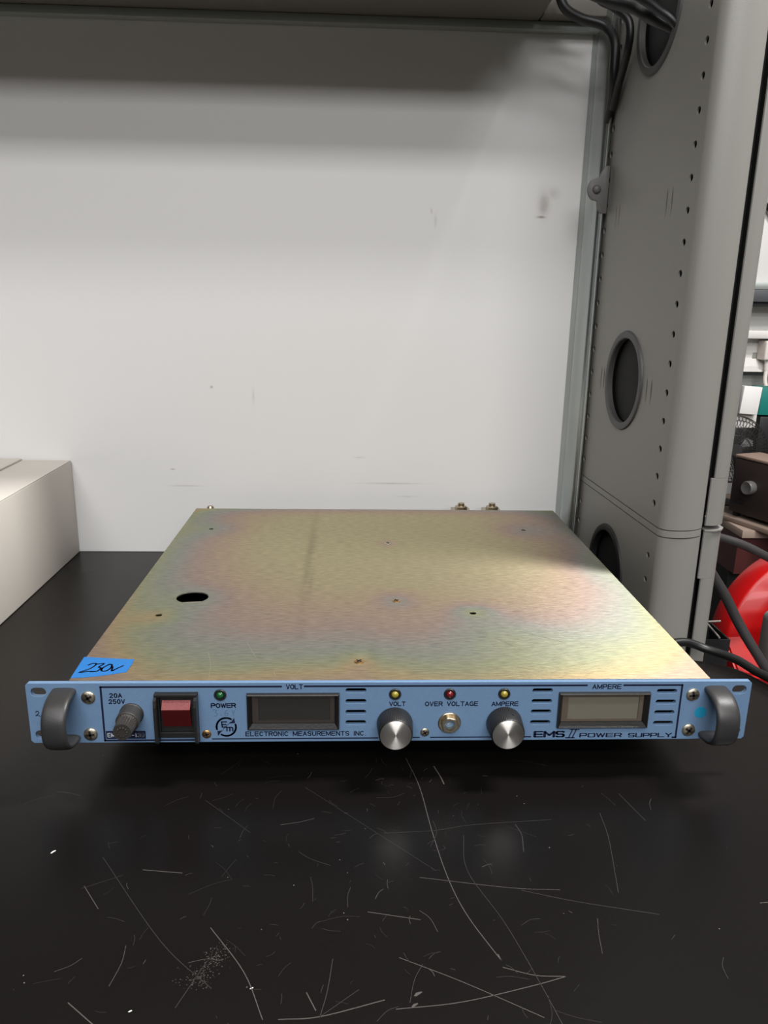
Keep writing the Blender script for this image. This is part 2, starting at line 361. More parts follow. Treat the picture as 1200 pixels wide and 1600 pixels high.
# workbench: tabletop with a rounded end in front of the column
bench = empty('workbench', (-.2, 0, -.75), 'black worktop covered in fine scratches, under the power supply', 'workbench')
out = [(-1.3, .4852), (-1.3, -.72), (.345, -.72), (.345, .04)]+[(x, y) for x, y in ((.343, .085), (.338, .115), (.332, .133), (.326, .148), (.318, .161), (.307, .170), (.296, .175), (.283, .1785), (.262, .180), (.2475, .180))]+[(.2425, .4852)]
bm = bmesh.new(); plate(bm, out, [], .028, lambda a, b, c: (a, b, -.014+c), .0012)
def tb(a, b): return (a/1000, b/1000, .00005)
def scr(pts, w_=.45, mi=1, sm=True):
    P = [tuple(v)[:2] for v in bez([(p[0], p[1], 0) for p in pts], 6)] if sm and len(pts) > 2 else pts
    ribbon(bm, P, w_, tb, mi, dots=False)
scr([(10, 23), (17, -11), (21, -56), (26, -95), (33, -123), (46, -153)], .45); scr([(46, -153), (45, -149)], .5)
scr([(46, -157), (61, -162), (76, -163)], .4); scr([(76, -163), (58, -168), (23, -176), (-8, -179)], .4)
scr([(29, 13), (32, 2), (34, -8)], .8); scr([(-9, -57), (23, -55), (48, -50), (98, -46)], .3, 2)
scr([(74, -50), (76, -60), (74, -75)], .5, 2); scr([(66, -106), (95, -115), (137, -125)], .35, 2)
scr([(131, -40), (129, -64), (120, -109)], .35, 2); scr([(-174, -75), (-126, -137), (-95, -166)], .35, 2)
scr([(-102, -129), (-81, -157), (-69, -183)], .45); scr([(-62, -183), (-43, -182), (-13, -174)], .5); scr([(-43, -182), (-40, -168), (-38, -150)], .4, 2)
scr([(-148, -86), (-125, -89)], .5); scr([(-177, -98), (-164, -115)], .35); scr([(-50, -169), (-45, -179)], .5); scr([(-158, -90), (-178, -100)], .3, 2)
scr([(-124, -23), (-91, -55)], .3, 2); scr([(-43, -182), (-25, -168)], .3, 2); scr([(-160, -172), (-130, -195)], .5); scr([(-100, -150), (-110, -176)], .4, 2)
scr([(40, -60), (38, -90), (52, -128), (62, -165), (70, -200)], .3, 2); scr([(-60, -10), (-30, -40), (20, -90)], .25, 2); scr([(-5, -150), (25, -165), (60, -185)], .35)
scr([(10, -95), (60, -104), (88, -106)], .3); scr([(-20, -120), (8, -126)], .4); scr([(150, -20), (158, -48)], .35, 2); scr([(196, -118), (225, -116)], .5)
for _ in range(200):
    x = random.gauss(-15, 95); y = random.uniform(-205, 20); a = random.uniform(0, PI); l_ = random.choice((1.2, 2, 3, 4, 6, 11))*random.uniform(.6, 1.3)
    if abs(x) > 260: continue
    b_ = a+random.uniform(-.5, .5)
    scr([(x, y), (x+l_*math.cos(a), y+l_*math.sin(a)), (x+l_*math.cos(a)+l_*.8*math.cos(b_), y+l_*math.sin(a)+l_*.8*math.sin(b_))], random.uniform(.12, .28), 2 if random.random() < .8 else 1)
def blob(cx, cy, n, sx, sy, mi, s=.5):
    for _ in range(n):
        x, y = random.gauss(cx, sx), random.gauss(cy, sy); r = random.uniform(.12, .32)*s*2
        bm.faces.new([bm.verts.new(tb(x+r*math.cos(k*PI/3), y+r*math.sin(k*PI/3))) for k in range(6)]).material_index = mi
blob(-96, -147, 120, 3.2, 3.6, 1, .5); blob(-103, -160, 110, 3.8, 3.0, 1, .5); blob(-99, -154, 40, 2, 3, 1, .5)
for x, y, dx, dy in ((-204, -70, 2.2, 2.6), (-76, -166, 1.5, 1), (-130, -177, 1.5, 1), (3, -171, 4, 2.4), (1, -177, 3, 2)):
    bm.faces.new([bm.verts.new(tb(x+u, y+v_)) for u, v_ in ((-dx/2-.3, -dy/2), (-dx/4, -dy/2-.2), (dx/2, dy/2-.5), (dx/2-.3, dy/2), (-dx/4, dy/4))]).material_index = 3 if dx < 2.6 else 1
obj('tabletop', bm, [worktop, scratch, scratch_faint, chalk], bench, False)
for x, y in ((-1.2, -.62), (.25, -.62), (-1.2, .40)): obj('leg', B(x-.025, x+.025, y-.025, y+.025, -.75, -.028, .003), shelfm, bench)

# shelf over the bench: its underside and the steel rail along the wall
sh = empty('overhead_shelf', (-.4, .38, .607), 'dark grey steel shelf with a thin rail, along the top of the white wall', 'shelf')
obj('shelf_board', B(-1.2, .168, .243, .484, .607, .628, .002), shelfm, sh)
obj('end_bracket', B(.1685, .236, .452, .484, .6072, .66, .002), shelfm, sh)
obj('rail', B(-1.2, .2365, .470, .4845, .5985, .6068, .001), rail, sh)

# galvanised post at the wall
post = empty('galvanised_post', (.237, .45, 0), 'shiny galvanised steel post standing between the white wall and the grey column', 'post')
pl = [(.2318, .4845), (.2328, .479), (.2345, .474)]+[tuple(v)[:2] for v in bez([(.2345, .474, 0), (.2336, .466, 0), (.2345, .457, 0), (.2365, .449, 0), (.239, .443, 0), (.2415, .440, 0)], 6)]+[(.2414, .432), (.2392, .4250), (.2398, .4232), (.2408, .4222)]
obj('upright', prism(bmesh.new(), thick(pl, -.0016), 0.0003, .66), galv, post)
br = tag(D.objects.new('bracket_tmp', None), 'x', 'x'); D.objects.remove(br)
bm = bmesh.new()
bo = [(.2405, .455), (.2405+.002, .4565), (.2462, .4565), (.2462, .409), (.2395, .409), (.236, .4135), (.2345, .4215)]+[(.2335+.0115*math.cos(a)*.85, .433+.0115*math.sin(a)) for a in [math.radians(d) for d in range(250, 110, -14)]]+[(.2355, .4455), (.238, .4515)]
plate(bm, bo, [], .0035, lambda a, b, c: (a-.004, .4165+c, b), .0008)
bk = obj('bracket', bm, brk, post); bk['label'] = 'painted grey bracket with a round screw boss'
obj('bracket_screw', L([(0, .0035), (.0026, .0032), (.0042, .0018), (.0046, 0), (.0058, 0), (.0058, -.001)], (.2293, .4148, .433), '-y', 24), brk, bk)

# ------------------------------------------------------------ grey perforated column
col = empty('cable_column', (.27, .33, -.75), 'light grey metal column with rows of small holes and round black cable openings', 'column')
A0 = Vector((.2502, .2201)); dd = (Vector((.2446, .4235))-A0).normalized(); nn = Vector((-dd.y, dd.x))     # side face frame, nn points to the bench
def cf(a, b, c=0): p = A0+dd*a+nn*c; return (p.x, p.y, b)
ZH = [.5449-.0254*k for k in range(-8, 17)]
gr_z = (.571, .240, .036); GA = .105
def sidepl(z0, z1, zs, extra):
    holes = []
    for z in zs:
        if z0+.004 < z < z1-.004:
            for a in (0, .2035): holes.append(circ(a, z, .0036, 16, .0032))
    for z in gr_z:
        if z0 < z-.04 and z+.04 < z1: holes.append(circ(GA, z, .0440, 40))
    for a, z in extra: holes.append([(a-.0019, z), (a-.0014, z-.007), (a, z-.0135), (a+.0014, z-.007), (a+.0019, z), (a+.0014, z+.007), (a, z+.0135), (a-.0014, z+.007)])
    b_ = bmesh.new(); plate(b_, rect(-.0105, .252, z0, z1), holes, .0016, lambda a, b, c: cf(a, b, c-.0008)); return b_
sl = [(a+o, z) for z in (.403, .2365) for a, o_ in ((.034, .0110), (.163, .0090)) for o in (0, o_)]
ul = obj('side_panel', sidepl(.1190, .78, ZH, sl), colpaint, col)
NOSE = [tuple(v)[:2] for v in bez([(.25048, .2096, 0), (.2513, .2040, 0), (.2548, .1990, 0), (.261, .1965, 0), (.268, .1958, 0), (.276, .1968, 0), (.284, .1998, 0), (.2905, .2042, 0), (.2925, .2085, 0)], 5)]
obj('front_profile', prism(bmesh.new(), thick(NOSE, -.0016), .1190, .78), colpaint, col)
lz = [.0655+.0010, .0402]
bm = bmesh.new()
plate(bm, rect(-.0105, .252, -.7, .1110), [circ(a, z, .0035, 16, .0030) for z in (.0875, .0635) for a in (0, .2035)]+[circ(GA, .036, .0440, 40)], .0016, lambda a, b, c: cf(a, b, c-.0008))
obj('side_panel', bm, colpaint, col)
obj('front_profile', prism(bmesh.new(), thick(NOSE, -.0016), -.7, .1110), colpaint, col)
# joint band, slightly proud of the faces, with dark seams above and below
jb = [tuple(cf(.252, 0, .0004)[:2])]+[tuple(cf(a, 0, .0004)[:2]) for a in (.1, .0, -.008)]+[(x-.0003, y-.0004) for x, y in NOSE[2:]]
obj('joint_band', prism(bmesh.new(), thick(jb, -.002), .1121, .1180), colpaint, col)
# black body added for the shade seen through holes, seams and the slot
shade_core = [cf(.25, 0, -.045)[:2], cf(.0, 0, -.045)[:2], (.2925, .2130), (.2950, .2130), (.2965, .44), (.29, .47)]
obj('shade_core', prism(bmesh.new(), [(.2520, .466), (.2560, .215), (.262, .2015), (.272, .1995), (.282, .204), (.2925, .2110), (.2965, .2125), (.2975, .46)], -.7, .78), blackmat, col)
for a0, a1 in ((-.006, .052), (.157, .212)):
    q_ = [cf(a0, 0, -.006)[:2], cf(a1, 0, -.006)[:2], cf(a1, 0, -.0075)[:2], cf(a0, 0, -.0075)[:2]]; obj('shade_liner', prism(bmesh.new(), q_, -.7, .78), blackmat, col)  # black strips added close behind the holes to stand for inner shade
# cover strip right of the slot
def cover(b_, z0, z1, x0): prism(b_, thick([(x0, .2056), (x0+.0005, .2042), (.300, .2035), (.309, .2068), (.3135, .2125), (.3150, .222), (.317, .262)], -.0015), z0, z1)
bm = bmesh.new(); cover(bm, .1215, .166, .2938); cover(bm, .1662, .78, .2966); obj('cover_strip', bm, colpaint, col)
bm = bmesh.new(); cover(bm, .070, .1160, .2934); cover(bm, -.7, .0698, .2962); obj('cover_strip', bm, colpaint, col)
obj('cover_lip', prism(bmesh.new(), [(.2936, .2035), (.3015, .2022), (.3105, .2058), (.3155, .213), (.3165, .262), (.300, .262), (.2936, .215)], .1162, .1175), colpaint, col)
obj('inner_channel', B(.2975, .3148, .262, .268, -.7, .78), colpaint, col)
for z in gr_z:
    g_ = bmesh.new()
    prof = [(.0424, -.004), (.0424, .0008), (.0432, .0018), (.0465, .0022), (.0492, .0018), (.0502, 0), (.0502, -.0006)]
    lathe(g_, prof, cf(GA, z, 0), (nn.x, nn.y, 0), 56)
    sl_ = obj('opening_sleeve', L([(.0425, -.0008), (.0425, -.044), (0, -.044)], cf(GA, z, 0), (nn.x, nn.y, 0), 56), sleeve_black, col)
    o = obj('grommet', g_, mat('grommet_plastic_%d' % int(z*1000), (70, 69, 68), .5) if z > .1 else rubber, col); o['label'] = 'round black plastic cable opening ring'

# ------------------------------------------------------------ the power supply
ps = empty('power_supply', (0, .2, 0), 'rack power supply with blue front panel and iridescent yellow lid, on the black worktop', 'power supply')
mm = .001
V = [(-26.3, z) for z in (37.9, 29.9, 21.9, 14.1)]+[(98.7, z) for z in (37.3, 29.3, 21.5, 13.4)]+[(183.5, z) for z in (36.5, 28.5, 20.5, 12.4)]
holes = [stad(x*mm, z*mm, .0138, .0031) for x, z in V]+[stad(s*.2332, z, .0098, .0062) for s in (-1, 1) for z in (.0375, .0063)]
holes += [rect(-.0965, -.0390, .0122, .0343), rect(.1116, .1704, .0122, .0343), rect(-.1555, -.1335, .0075, .0345)]
W = .2413
outl = [(-W+.0018, 0), (W-.0018, 0), (W, .0018), (W, .0422), (W-.0018, .044), (-W+.0018, .044), (-W, .0422), (-W, .0018)]
bm = bmesh.new(); plate(bm, outl, holes, .0032, lambda a, b, c: (a, .0016-c, H0+b), .0003)
fp = obj('front_panel', bm, blue, ps, False)
# printed lines
bm = bmesh.new(); lw = .0013
def ln(*pts, w_=lw): ribbon(bm, [(a*mm, b*mm) for a, b in pts], w_, pan, 0, dots=False)
def lsq(*pts, w_=lw):      # right-angled strokes with square corners
    for (a, b), (c, d) in zip(pts, pts[1:]):
        e = w_/2/mm; dx, dz = c-a, d-b; l_ = math.hypot(dx, dz); dx, dz = dx/l_*e, dz/l_*e; ln((a-dx, b-dz), (c+dx, d+dz), w_=w_)
lsq((-75.7, 41.1), (-193, 41.1), (-193, 1.7), (-130.8, 1.7)); lsq((-60, 41.2), (128.2, 41.2)); lsq((153.8, 41.2), (193.4, 41.2), (193.4, 1.5), (191.4, 1.5))
lsq((-122, 2.4), (-11.5, 2.4), w_=.0009); lsq((12.6, 2.6), (16.6, 2.6), w_=.0009); lsq((24.6, 2.6), (67, 2.6), w_=.0009); lsq((86, 2.6), (92.6, 2.6), w_=.001)
bx = (-192, -166, 2.9, 8.9); bm.faces.new([bm.verts.new(pan(a*mm, b*mm)) for a, b in rect(*bx)])
obj('border_line', bm, navy, fp, False)
bm = bmesh.new()
def tx(s, x0, x1, z0, z1, w_, **k): text(bm, s, x0*mm, x1*mm, z0*mm, z1*mm, w_*mm*1.25, pan, **k)
def txw(s, x0, x1, z0, z1, w_, q=1.7): text(bm, s, x0*mm/q, x1*mm/q, z0*mm, z1*mm, w_*mm, lambda a, b: pan(a*q, b), font=GW, gap=.34)
tx('20A', -187.6, -179.8, 33.5, 36.4, .55); tx('250V', -188.4, -178.2, 29.1, 32.0, .55)
tx('VOLT', -72.2, -61.6, 39.4, 42.4, .52); tx('AMPERE', 132.4, 151.6, 38.7, 41.7, .52)
tx('POWER', -121.8, -106, 25.9, 28.7, .6, gap=.34); tx('ELECTRONIC MEASUREMENTS INC.', -99.8, -19.6, 4.5, 7.5, .5, gap=.42)
tx('VOLT', -3.8, 6.6, 26.6, 29.4, .5); tx('OVER VOLTAGE', 20.2, 55.3, 26.4, 29.3, .5, gap=.42); tx('AMPERE', 65, 82.6, 26.2, 29.1, .5)
obj('lettering', bm, navy, fp, False)
bm = bmesh.new()
txw('EMS', 95.6, 115.6, 2.4, 6.5, 1.0, 1.8); txw('POWER', 126.9, 155.2, 2.1, 4.9, .62); txw('SUPPLY', 160.5, 190.2, 1.9, 4.7, .62)
sk = lambda x, z: (x*mm+(z-4)*.35*mm, z*mm)
for st in ([sk(118.3, 8.0), sk(124.6, 8.0)], [sk(117.9, 1.6), sk(123.8, 1.6)], [sk(120.0, 8), sk(119.9, 1.6)], [sk(122.6, 8), sk(122.4, 1.6)]): ribbon(bm, st, .75*mm, pan)
obj('lettering', bm, navy, fp, False); bm = bmesh.new()
# round logo: two arrowed arcs round the letters E and m
cx, cz = -112.6, 11.4
def lg(*p, w_=.9): ribbon(bm, [(a*mm, b*mm) for a, b in p], w_*mm, pan)
lg(*arc(cx, cz, 6.4, 6.7, 196, 58, 20), w_=1.3); lg(*arc(cx, cz, 6.4, 6.7, 16, -122, 20), w_=1.3)
for pts in (((-107.2, 18.2), (-106.6, 14.2), (-110.6, 14.0), (-109.0, 15.4)), ((-118.3, 4.6), (-118.6, 8.4), (-114.8, 8.9), (-116.4, 7.4))):
    bm.faces.new([bm.verts.new(pan(a*mm, b*mm)) for a, b in pts])
lg((-114.9, 9.6), (-109.6, 15.0), w_=.35); lg((-112.3, 15.2), (-115.6, 15.2), (-115.2, 11.3), (-112.6, 11.3)); lg((-115.4, 13.2), (-112.8, 13.2))
lg((-112.2, 8.4), (-112.2, 11.0), (-109, 11.0), (-108.4, 10.6), (-108.4, 8.4)); lg((-110.3, 11.0), (-110.3, 8.4))
obj('logo', bm, navy, fp, False)
bm = bmesh.new(); text(bm, 'EMS 7.5-130', -.1909, -.1670, .0044, .0072, .00055, lambda a, b: (a, -.0002, H0+b)); o = obj('lettering', bm, white_ink, fp, False); o['label'] = 'white model number on a dark strip'
bm = bmesh.new()
for st in ([(-121, 23.4), (-119.8, 24.4), (-118.4, 23.9), (-119.6, 22.3), (-117.9, 21.2), (-118.8, 19.6), (-120.6, 19.5)], [(-115.7, 21), (-115.8, 20.2)], [(-111.8, 24), (-113.2, 22), (-113, 20), (-111.6, 19.8), (-111, 21.4), (-112.6, 21.8)], [(-108.4, 24), (-107.6, 21.5), (-107.6, 20)], [(-106.2, 24.2), (-107.4, 22)],
           ):
    ribbon(bm, [(a*mm, b*mm) for a, b in st], .22*mm, pan)
o = obj('handwriting', bm, pencil, fp, False); o['label'] = 'faint handwritten 3.6 V under POWER'
bm = bmesh.new(); ribbon(bm, [(a*mm, b*mm) for a, b in [(-236.4, 22.8), (-235.6, 23.9), (-234.2, 23.3), (-234.4, 22), (-236.6, 20.4), (-235.4, 20.8), (-233.4, 20)]], .5*mm, pan); obj('handwriting', bm, marker, fp, False)

# chassis tray, feet, lid
bm = bmesh.new(); CX0, CX1, CY1 = -.2139, .2137, .4315; ZT = H0+.044
box(bm, CX0, CX1, .0032, CY1, H0, H0+.0012); box(bm, CX0, CX0+.0012, .0032, CY1, H0+.0012, ZT-.0012); box(bm, CX1-.0012, CX1, .0032, CY1, H0+.0012, ZT-.0012)
box(bm, CX0+.0012, CX1-.0012, CY1-.0012, CY1, H0+.0012, ZT-.0012)
obj('chassis', bm, zinc_plain, ps, False)
bm = bmesh.new(); HOLES = [circ(-.1630, .1493, .0132, 36, .0124)]+[circ(x*mm, y*mm, r*mm, 14) for x, y, r in ((-182.1, 348, 2.4), (-182, 111.7, 2.6), (160.5, 349.2, 2.4), (68.9, 115.9, 2.7))]
plate(bm, rect(CX0-.0004, CX1+.0004, .0036, CY1+.0004), HOLES, .0011, lambda a, b, c: (a, b, ZT-.0005+c), .0002)
# scratches on the lid
lf = lambda a, b: (a*mm, b*mm, ZT+.00016)
for st in ([(-131, 45), (-126, 25), (-124, 7)], [(-106, 62), (-98, 40), (-94, 32)], [(-82, 16), (-80, 9), (-75, 6.6), (-68, 10), (-62, 22)], [(-50, 5), (-43, 12)], [(78, 70), (96, 45)], [(68, 150), (74, 140)], [(90, 205), (92, 185)], [(-170, 12), (-150, 16)], [(100, 80), (130, 60)], [(139, 172), (146, 172)], [(156, 172), (162, 172)]):
    ribbon(bm, [tuple(v)[:2] for v in bez([(a, b, 0) for a, b in st], 5)] if len(st) > 2 else st, .22, lf, 1, dots=False)

uv = bm.loops.layers.uv.new('UVMap')
for f in bm.faces:
    for l_ in f.loops: l_[uv].uv = (l_.vert.co.y, -l_.vert.co.x)
lid = obj('lid', bm, [zinc, mat('bright_scratch', (176, 164, 132), .4, .7)], ps, False); lid['label'] = 'iridescent yellow-green and pink brushed metal lid'
obj('inner_bracket', prism(bmesh.new(), [(-.185, .143), (-.14, .150), (-.14, .1530), (-.185, .146)], H0+.0060, ZT-.004), screwm, ps, False)
obj('circuit_board', B(-.2, .2, .03, .40, H0+.004, H0+.0056), blackmat, ps, False)
for x in (-.17, .17):
    for y in (.07, .385): obj('foot', L([(0, H0), (.012, H0), (.0125, .002), (.0115, 0.0002), (0, .0002)], (x, y, 0), 'z', 24), rubber, ps)

# screws
def screw_bm(r, h, c, nrm='-y'):
    b_ = bmesh.new(); lathe(b_, [(r, -.0006), (r, 0), (r*.96, h*.45), (r*.75, h*.85), (r*.4, h), (0, h)], c, nrm, 28)
    return b_
def cross_bm(r, c, rot, horiz=False, h=.0016):
    b_ = bmesh.new(); c = Vector(c)
    for k in range(2):
        a = rot+k*PI/2; u = Vector((math.cos(a), math.sin(a))); v_ = Vector((-u.y, u.x)); w_ = r*.16; q = []
        for s1, s2 in ((-1, -1), (1, -1), (1, 1), (-1, 1)):
            p = u*(r*.62*s1)+v_*(w_*s2); q.append((p.x, p.y))
        def mp(x, y, hh): return (c.x+x, c.y+y, c.z+hh) if horiz else (c.x+x, c.y-hh, c.z+y)
        lo = [b_.verts.new(mp(x, y, h*.35)) for x, y in q]; hi = [b_.verts.new(mp(x, y, h+.00012)) for x, y in q]
        b_.faces.new(hi)
        for i in range(4): b_.faces.new((lo[i], lo[(i+1) % 4], hi[(i+1) % 4], hi[i]))
    return b_
for x, z, rot in ((-201.4, 33.6, .5), (-202, 6.6, .1), (201.4, 34, .15), (201.7, 7.2, 1.0)):
    c = (x*mm, 0, H0+z*mm); s_ = obj('handle_screw', screw_bm(.0047, .0016, c), screwm, ps); obj('cross_recess', cross_bm(.0047, c, rot), dark_hole, s_, False)
for x, z, rot, m_ in ((-125.8, 6.1, .3, brass), (20.4, 6.5, .6, screwm)):
    c = (x*mm, 0, H0+z*mm); s_ = obj('panel_screw', screw_bm(.0031, .0010, c), m_, ps); obj('cross_recess', cross_bm(.0031, c, rot, h=.0010), dark_hole, s_, False)
for x, y, rot, m_ in ((7.9, 298.7, .2, screwm), (8, 141.7, .5, brass), (-24.1, 29.8, .9, brass)):
    c = (x*mm, y*mm, ZT); s_ = obj('lid_screw', screw_bm(.0036, .0008, c, 'z'), m_, ps); obj('cross_recess', cross_bm(.0036, c, rot, True, .0008), dark_hole, s_, False)
# rear fittings seen just above the far edge
for x in (104, 142):
    b_ = bmesh.new(); yy = .446
    box(b_, x*mm-.011, x*mm+.011, CY1, .458, ZT-.0065, ZT-.0032, .0006)
    lathe(b_, [(.0075, 0), (.0075, .004), (.0062, .0052), (0, .0052)], (x*mm, yy, ZT-.0035), 'z', 6); lathe(b_, [(.004, 0), (.004, .0035), (0, .004)], (x*mm, yy, ZT+.0015), 'z', 18)
    obj('output_terminal', b_, nickel, ps, True)
for x, y in ((-199, .4395),):
    obj('rear_screw', L([(.0044, -.006), (.0044, 0), (.003, .002), (0, .0024)], (x*mm, y, ZT-.001), 'z', 16), nickel, ps)
b_ = B(-.207, -.190, CY1, .446, ZT-.010, ZT-.0068, .0005); obj('rear_tab', b_, zinc_plain, ps)

# handles
def handle(sx):
    b_ = bmesh.new(); path = []; xc = sx*.2166
    N = 30
    for i in range(N+1):
        t = PI/2-PI*i/N; cs, sn = math.cos(t), math.sin(t)
        e = .80
        z = .0212+.0172*math.copysign(abs(sn)**e, sn); d = .0222*abs(cs)**e
        path.append((xc, -d, H0+z))
    path = [(xc, .0005, path[0][2])]+path[1:-1]+[(xc, .0005, path[-1][2])]
    hw, ht = .0078, .0024; sec = []
    for i in range(20):
        a = 2*PI*i/20; sec.append((hw*math.copysign(abs(math.cos(a))**.55, math.cos(a)), ht*math.copysign(abs(math.sin(a))**.8, math.sin(a))))
    # section across is the x axis
    P = [Vector(p) for p in path]; rings = []
    for i, p in enumerate(P):
        d = (P[min(i+1, len(P)-1)]-P[max(i-1, 0)]).normalized()
        if i in (0, len(P)-1): d = Vector((0, -1, 0)) if i == 0 else Vector((0, 1, 0))
        n_ = Vector((1, 0, 0)).cross(d).normalized(); rings.append([b_.verts.new(p+Vector((1, 0, 0))*u+n_*v_) for u, v_ in sec])
    for A, C in zip(rings, rings[1:]):
        for j in range(20): b_.faces.new((A[j], A[(j+1) % 20], C[(j+1) % 20], C[j]))
    b_.faces.new(rings[0][::-1]); b_.faces.new(rings[-1]); bmesh.ops.recalc_face_normals(b_, faces=b_.faces)
    return obj('handle', b_, blacksat, ps)
handle(-1); handle(1)
o = obj('round_sticker', L([(.0042, 0), (.0042, .00015), (0, .00015)], (.2085, 0, H0+.0205), '-y', 28), cyan, ps, False); o['label'] = 'small cyan sticker behind the right handle'

# fuse holder
fx, fz = -.1742, H0+.0215
fh = obj('fuse_holder', L([(.0079, 0), (.0079, .0010), (.0074, .0016), (.0073, .0060), (.0075, .0062), (.0075, .0108), (.0070, .0114), (.0064, .0114)], (fx, 0, fz), '-y', 40), greypl, ps)
obj('fuse_cap', L([(.0066, .0112), (.0067, .0122), (.0063, .0128), (.0058, .0216), (.0056, .0226), (0, .0226)], (fx, 0, fz), '-y', 96, flute=lambda i, r: r*(1.0 if (i//2) % 2 else .90) if .0056 < r < .0064 else r), greypl, fh)
b_ = bmesh.new()
for i in range(10):
    a = 2*PI*i/10; b_2 = (fx+.0030*math.cos(a), fz+.0030*math.sin(a)); lathe(b_, [(.0007, 0), (.0005, .0006), (0, .0007)], (b_2[0], -.0226, b_2[1]), '-y', 8)
obj('cap_texture', b_, greypl, fh)

# power switch: shroud, rocker in two facets
sw = bmesh.new(); x0, x1 = -.1580, -.1302
plate(sw, rrect(x0, x1, H0+.0045, H0+.0375, .001), [rect(-.1552, -.1330, H0+.0085, H0+.0340)], .002, lambda a, b, c: (a, -.0010-c, b), .0003)
for xa, xb in ((x0, x0+.0018), (x1-.0018, x1)):   # cheeks with sloped tops
    v = [(-.0018, .0375), (-.0070, .0345), (-.0080, .030), (-.0080, .0045), (-.0060, .0020), (-.0000, .0020), (0, .0375)]
    a_ = [sw.verts.new((xa, y, H0+z)) for y, z in v]; c_ = [sw.verts.new((xb, y, H0+z)) for y, z in v]
    sw.faces.new(a_[::-1]); sw.faces.new(c_)
    for i in range(len(v)): j = (i+1) % len(v); sw.faces.new((a_[i], a_[j], c_[j], c_[i]))
box(sw, x0, x1, -.0048, -.0008, H0+.0358, H0+.0380, .0004)
bmesh.ops.recalc_face_normals(sw, faces=sw.faces)
swo = obj('power_switch', sw, blackpl, ps, False); swo['label'] = 'black shrouded rocker switch with a red rocker'
def wedge(xa, xb, prof):
    b2 = bmesh.new(); a_ = [b2.verts.new((xa, y, H0+z)) for y, z in prof]; c_ = [b2.verts.new((xb, y, H0+z)) for y, z in prof]
    b2.faces.new(a_[::-1]); b2.faces.new(c_)
    for i in range(len(prof)): j = (i+1) % len(prof); b2.faces.new((a_[i], a_[j], c_[j], c_[i]))
    bmesh.ops.recalc_face_normals(b2, faces=b2.faces); return b2
rk = obj('rocker', wedge(-.1548, -.1334, [(.0030, .0338), (-.0006, .0335), (-.0012, .029), (-.0004, .0088), (.003, .0086)]), blackpl, swo, False)
obj('rocker_facet', wedge(-.1535, -.1350, [(.0015, .0322), (-.0010, .0318), (-.0048, .0268), (.0015, .0268)]), redlens, rk, False)
obj('rocker_facet', wedge(-.1535, -.1350, [(.0015, .0267), (-.0047, .0267), (-.0014, .0128), (.0015, .0126)]), reddark, rk, False)

# meters
def meter(x0, x1, glass, fr, lab):
    z0, z1 = H0+.0098, H0+.0364; b_ = bmesh.new()
    # bezel as a picture-frame with a sloped inside
    def ring(r): return [(r[0], r[2]), (r[1], r[2]), (r[1], r[3]), (r[0], r[3])]
    lv = [((x0, x1, z0, z1), 0), ((x0+.0003, x1-.0003, z0+.0003, z1-.0003), -.0022), ((x0+.0010, x1-.0010, z0+.0010, z1-.0010), -.0026), ((x0+.0032, x1-.0032, z0+.0034, z1-.0030), .0008), ((x0+.0032, x1-.0032, z0+.0034, z1-.0030), .0034)]
    rr = [[b_.verts.new((a, y, b)) for a, b in ring(r)] for r, y in lv]
    for A, C in zip(rr, rr[1:]):
        for i in range(4): b_.faces.new((A[i], A[(i+1) % 4], C[(i+1) % 4], C[i]))
    bmesh.ops.recalc_face_normals(b_, faces=b_.faces)
    m_ = obj('panel_meter', b_, blackpl, ps, False); m_['label'] = lab
    b_ = bmesh.new(); plate(b_, rect(x0+.0033, x1-.0033, z0+.0035, z1-.0031), [rect(x0+.0075, x1-.0062, z0+.0050, z1-.0046)], .0006, lambda a, b, c: (a, .0018-c, b)); obj('window_surround', b_, fr, m_, False)
    obj('display', B(x0+.0073, x1-.0060, .0023, .0035, z0+.0048, z1-.0044), glass, m_, False)
meter(-.0986, -.0372, lcd_dark, lcd_frame_dark, 'blank dark volt meter display'); meter(.1098, .1722, lcd_reflection, lcd_frame_reflection, 'blank ampere meter display with a pale reflection painted in')

# indicator lamps
for x, m_, nm in ((-115.7, ledg, 'green'), (-.3, ledy, 'yellow'), (36.3, ledr, 'red'), (72.8, ledy, 'yellow')):
    c = (x*mm, 0, H0+.0352); bz = obj('indicator_lamp', L([(.0041, -.0002), (.0041, .0006), (.0037, .0011), (.0028, .0010), (.0025, .0002)], c, '-y', 32), blackpl, ps); bz['label'] = 'small round %s indicator lamp' % nm
    obj('lens', L([(.0025, .0001), (.0024, .0009), (.0019, .0018), (.0011, .0023), (0, .0025)], c, '-y', 24), m_, bz)

# knobs
def knob(x, z, mark):
    c = (x, 0, z); k = obj('knob', L([(.0096, .0003), (.0119, .0004), (.0121, .0012), (.0112, .0148), (.0107, .0155), (.0104, .0157)], c, '-y', 180, flute=lambda i, r: r*(1 if i % 3 else .975) if r > .0108 else r), blackpl, ps)
    b_ = bmesh.new(); lathe(b_, [(.0104, .0150), (.0104, .0159), (.0101, .0161), (0, .0161)], c, '-y', 64)
    kc = obj('knob_cap', b_, spun, k); kc['label'] = 'spun aluminium knob face'
    if mark: obj('set_screw', L([(.0011, .0), (.0011, .0004), (0, .0004)], (x+.0038, -.0085, z+.0108), (.33, 0, .94), 14), dark_hole, k)
spun = mat('spun_knob_face', (236, 232, 226), .42, 1)
def spin_mat(m, centers):
    nt = m.node_tree; b = nt.nodes['Principled BSDF']; b.inputs['Anisotropic'].default_value = .9
    tg = nt.nodes.new('ShaderNodeTangent'); tg.direction_type = 'UV_MAP'; tg.uv_map = 'UVMap'; nt.links.new(tg.outputs[0], b.inputs['Tangent'])
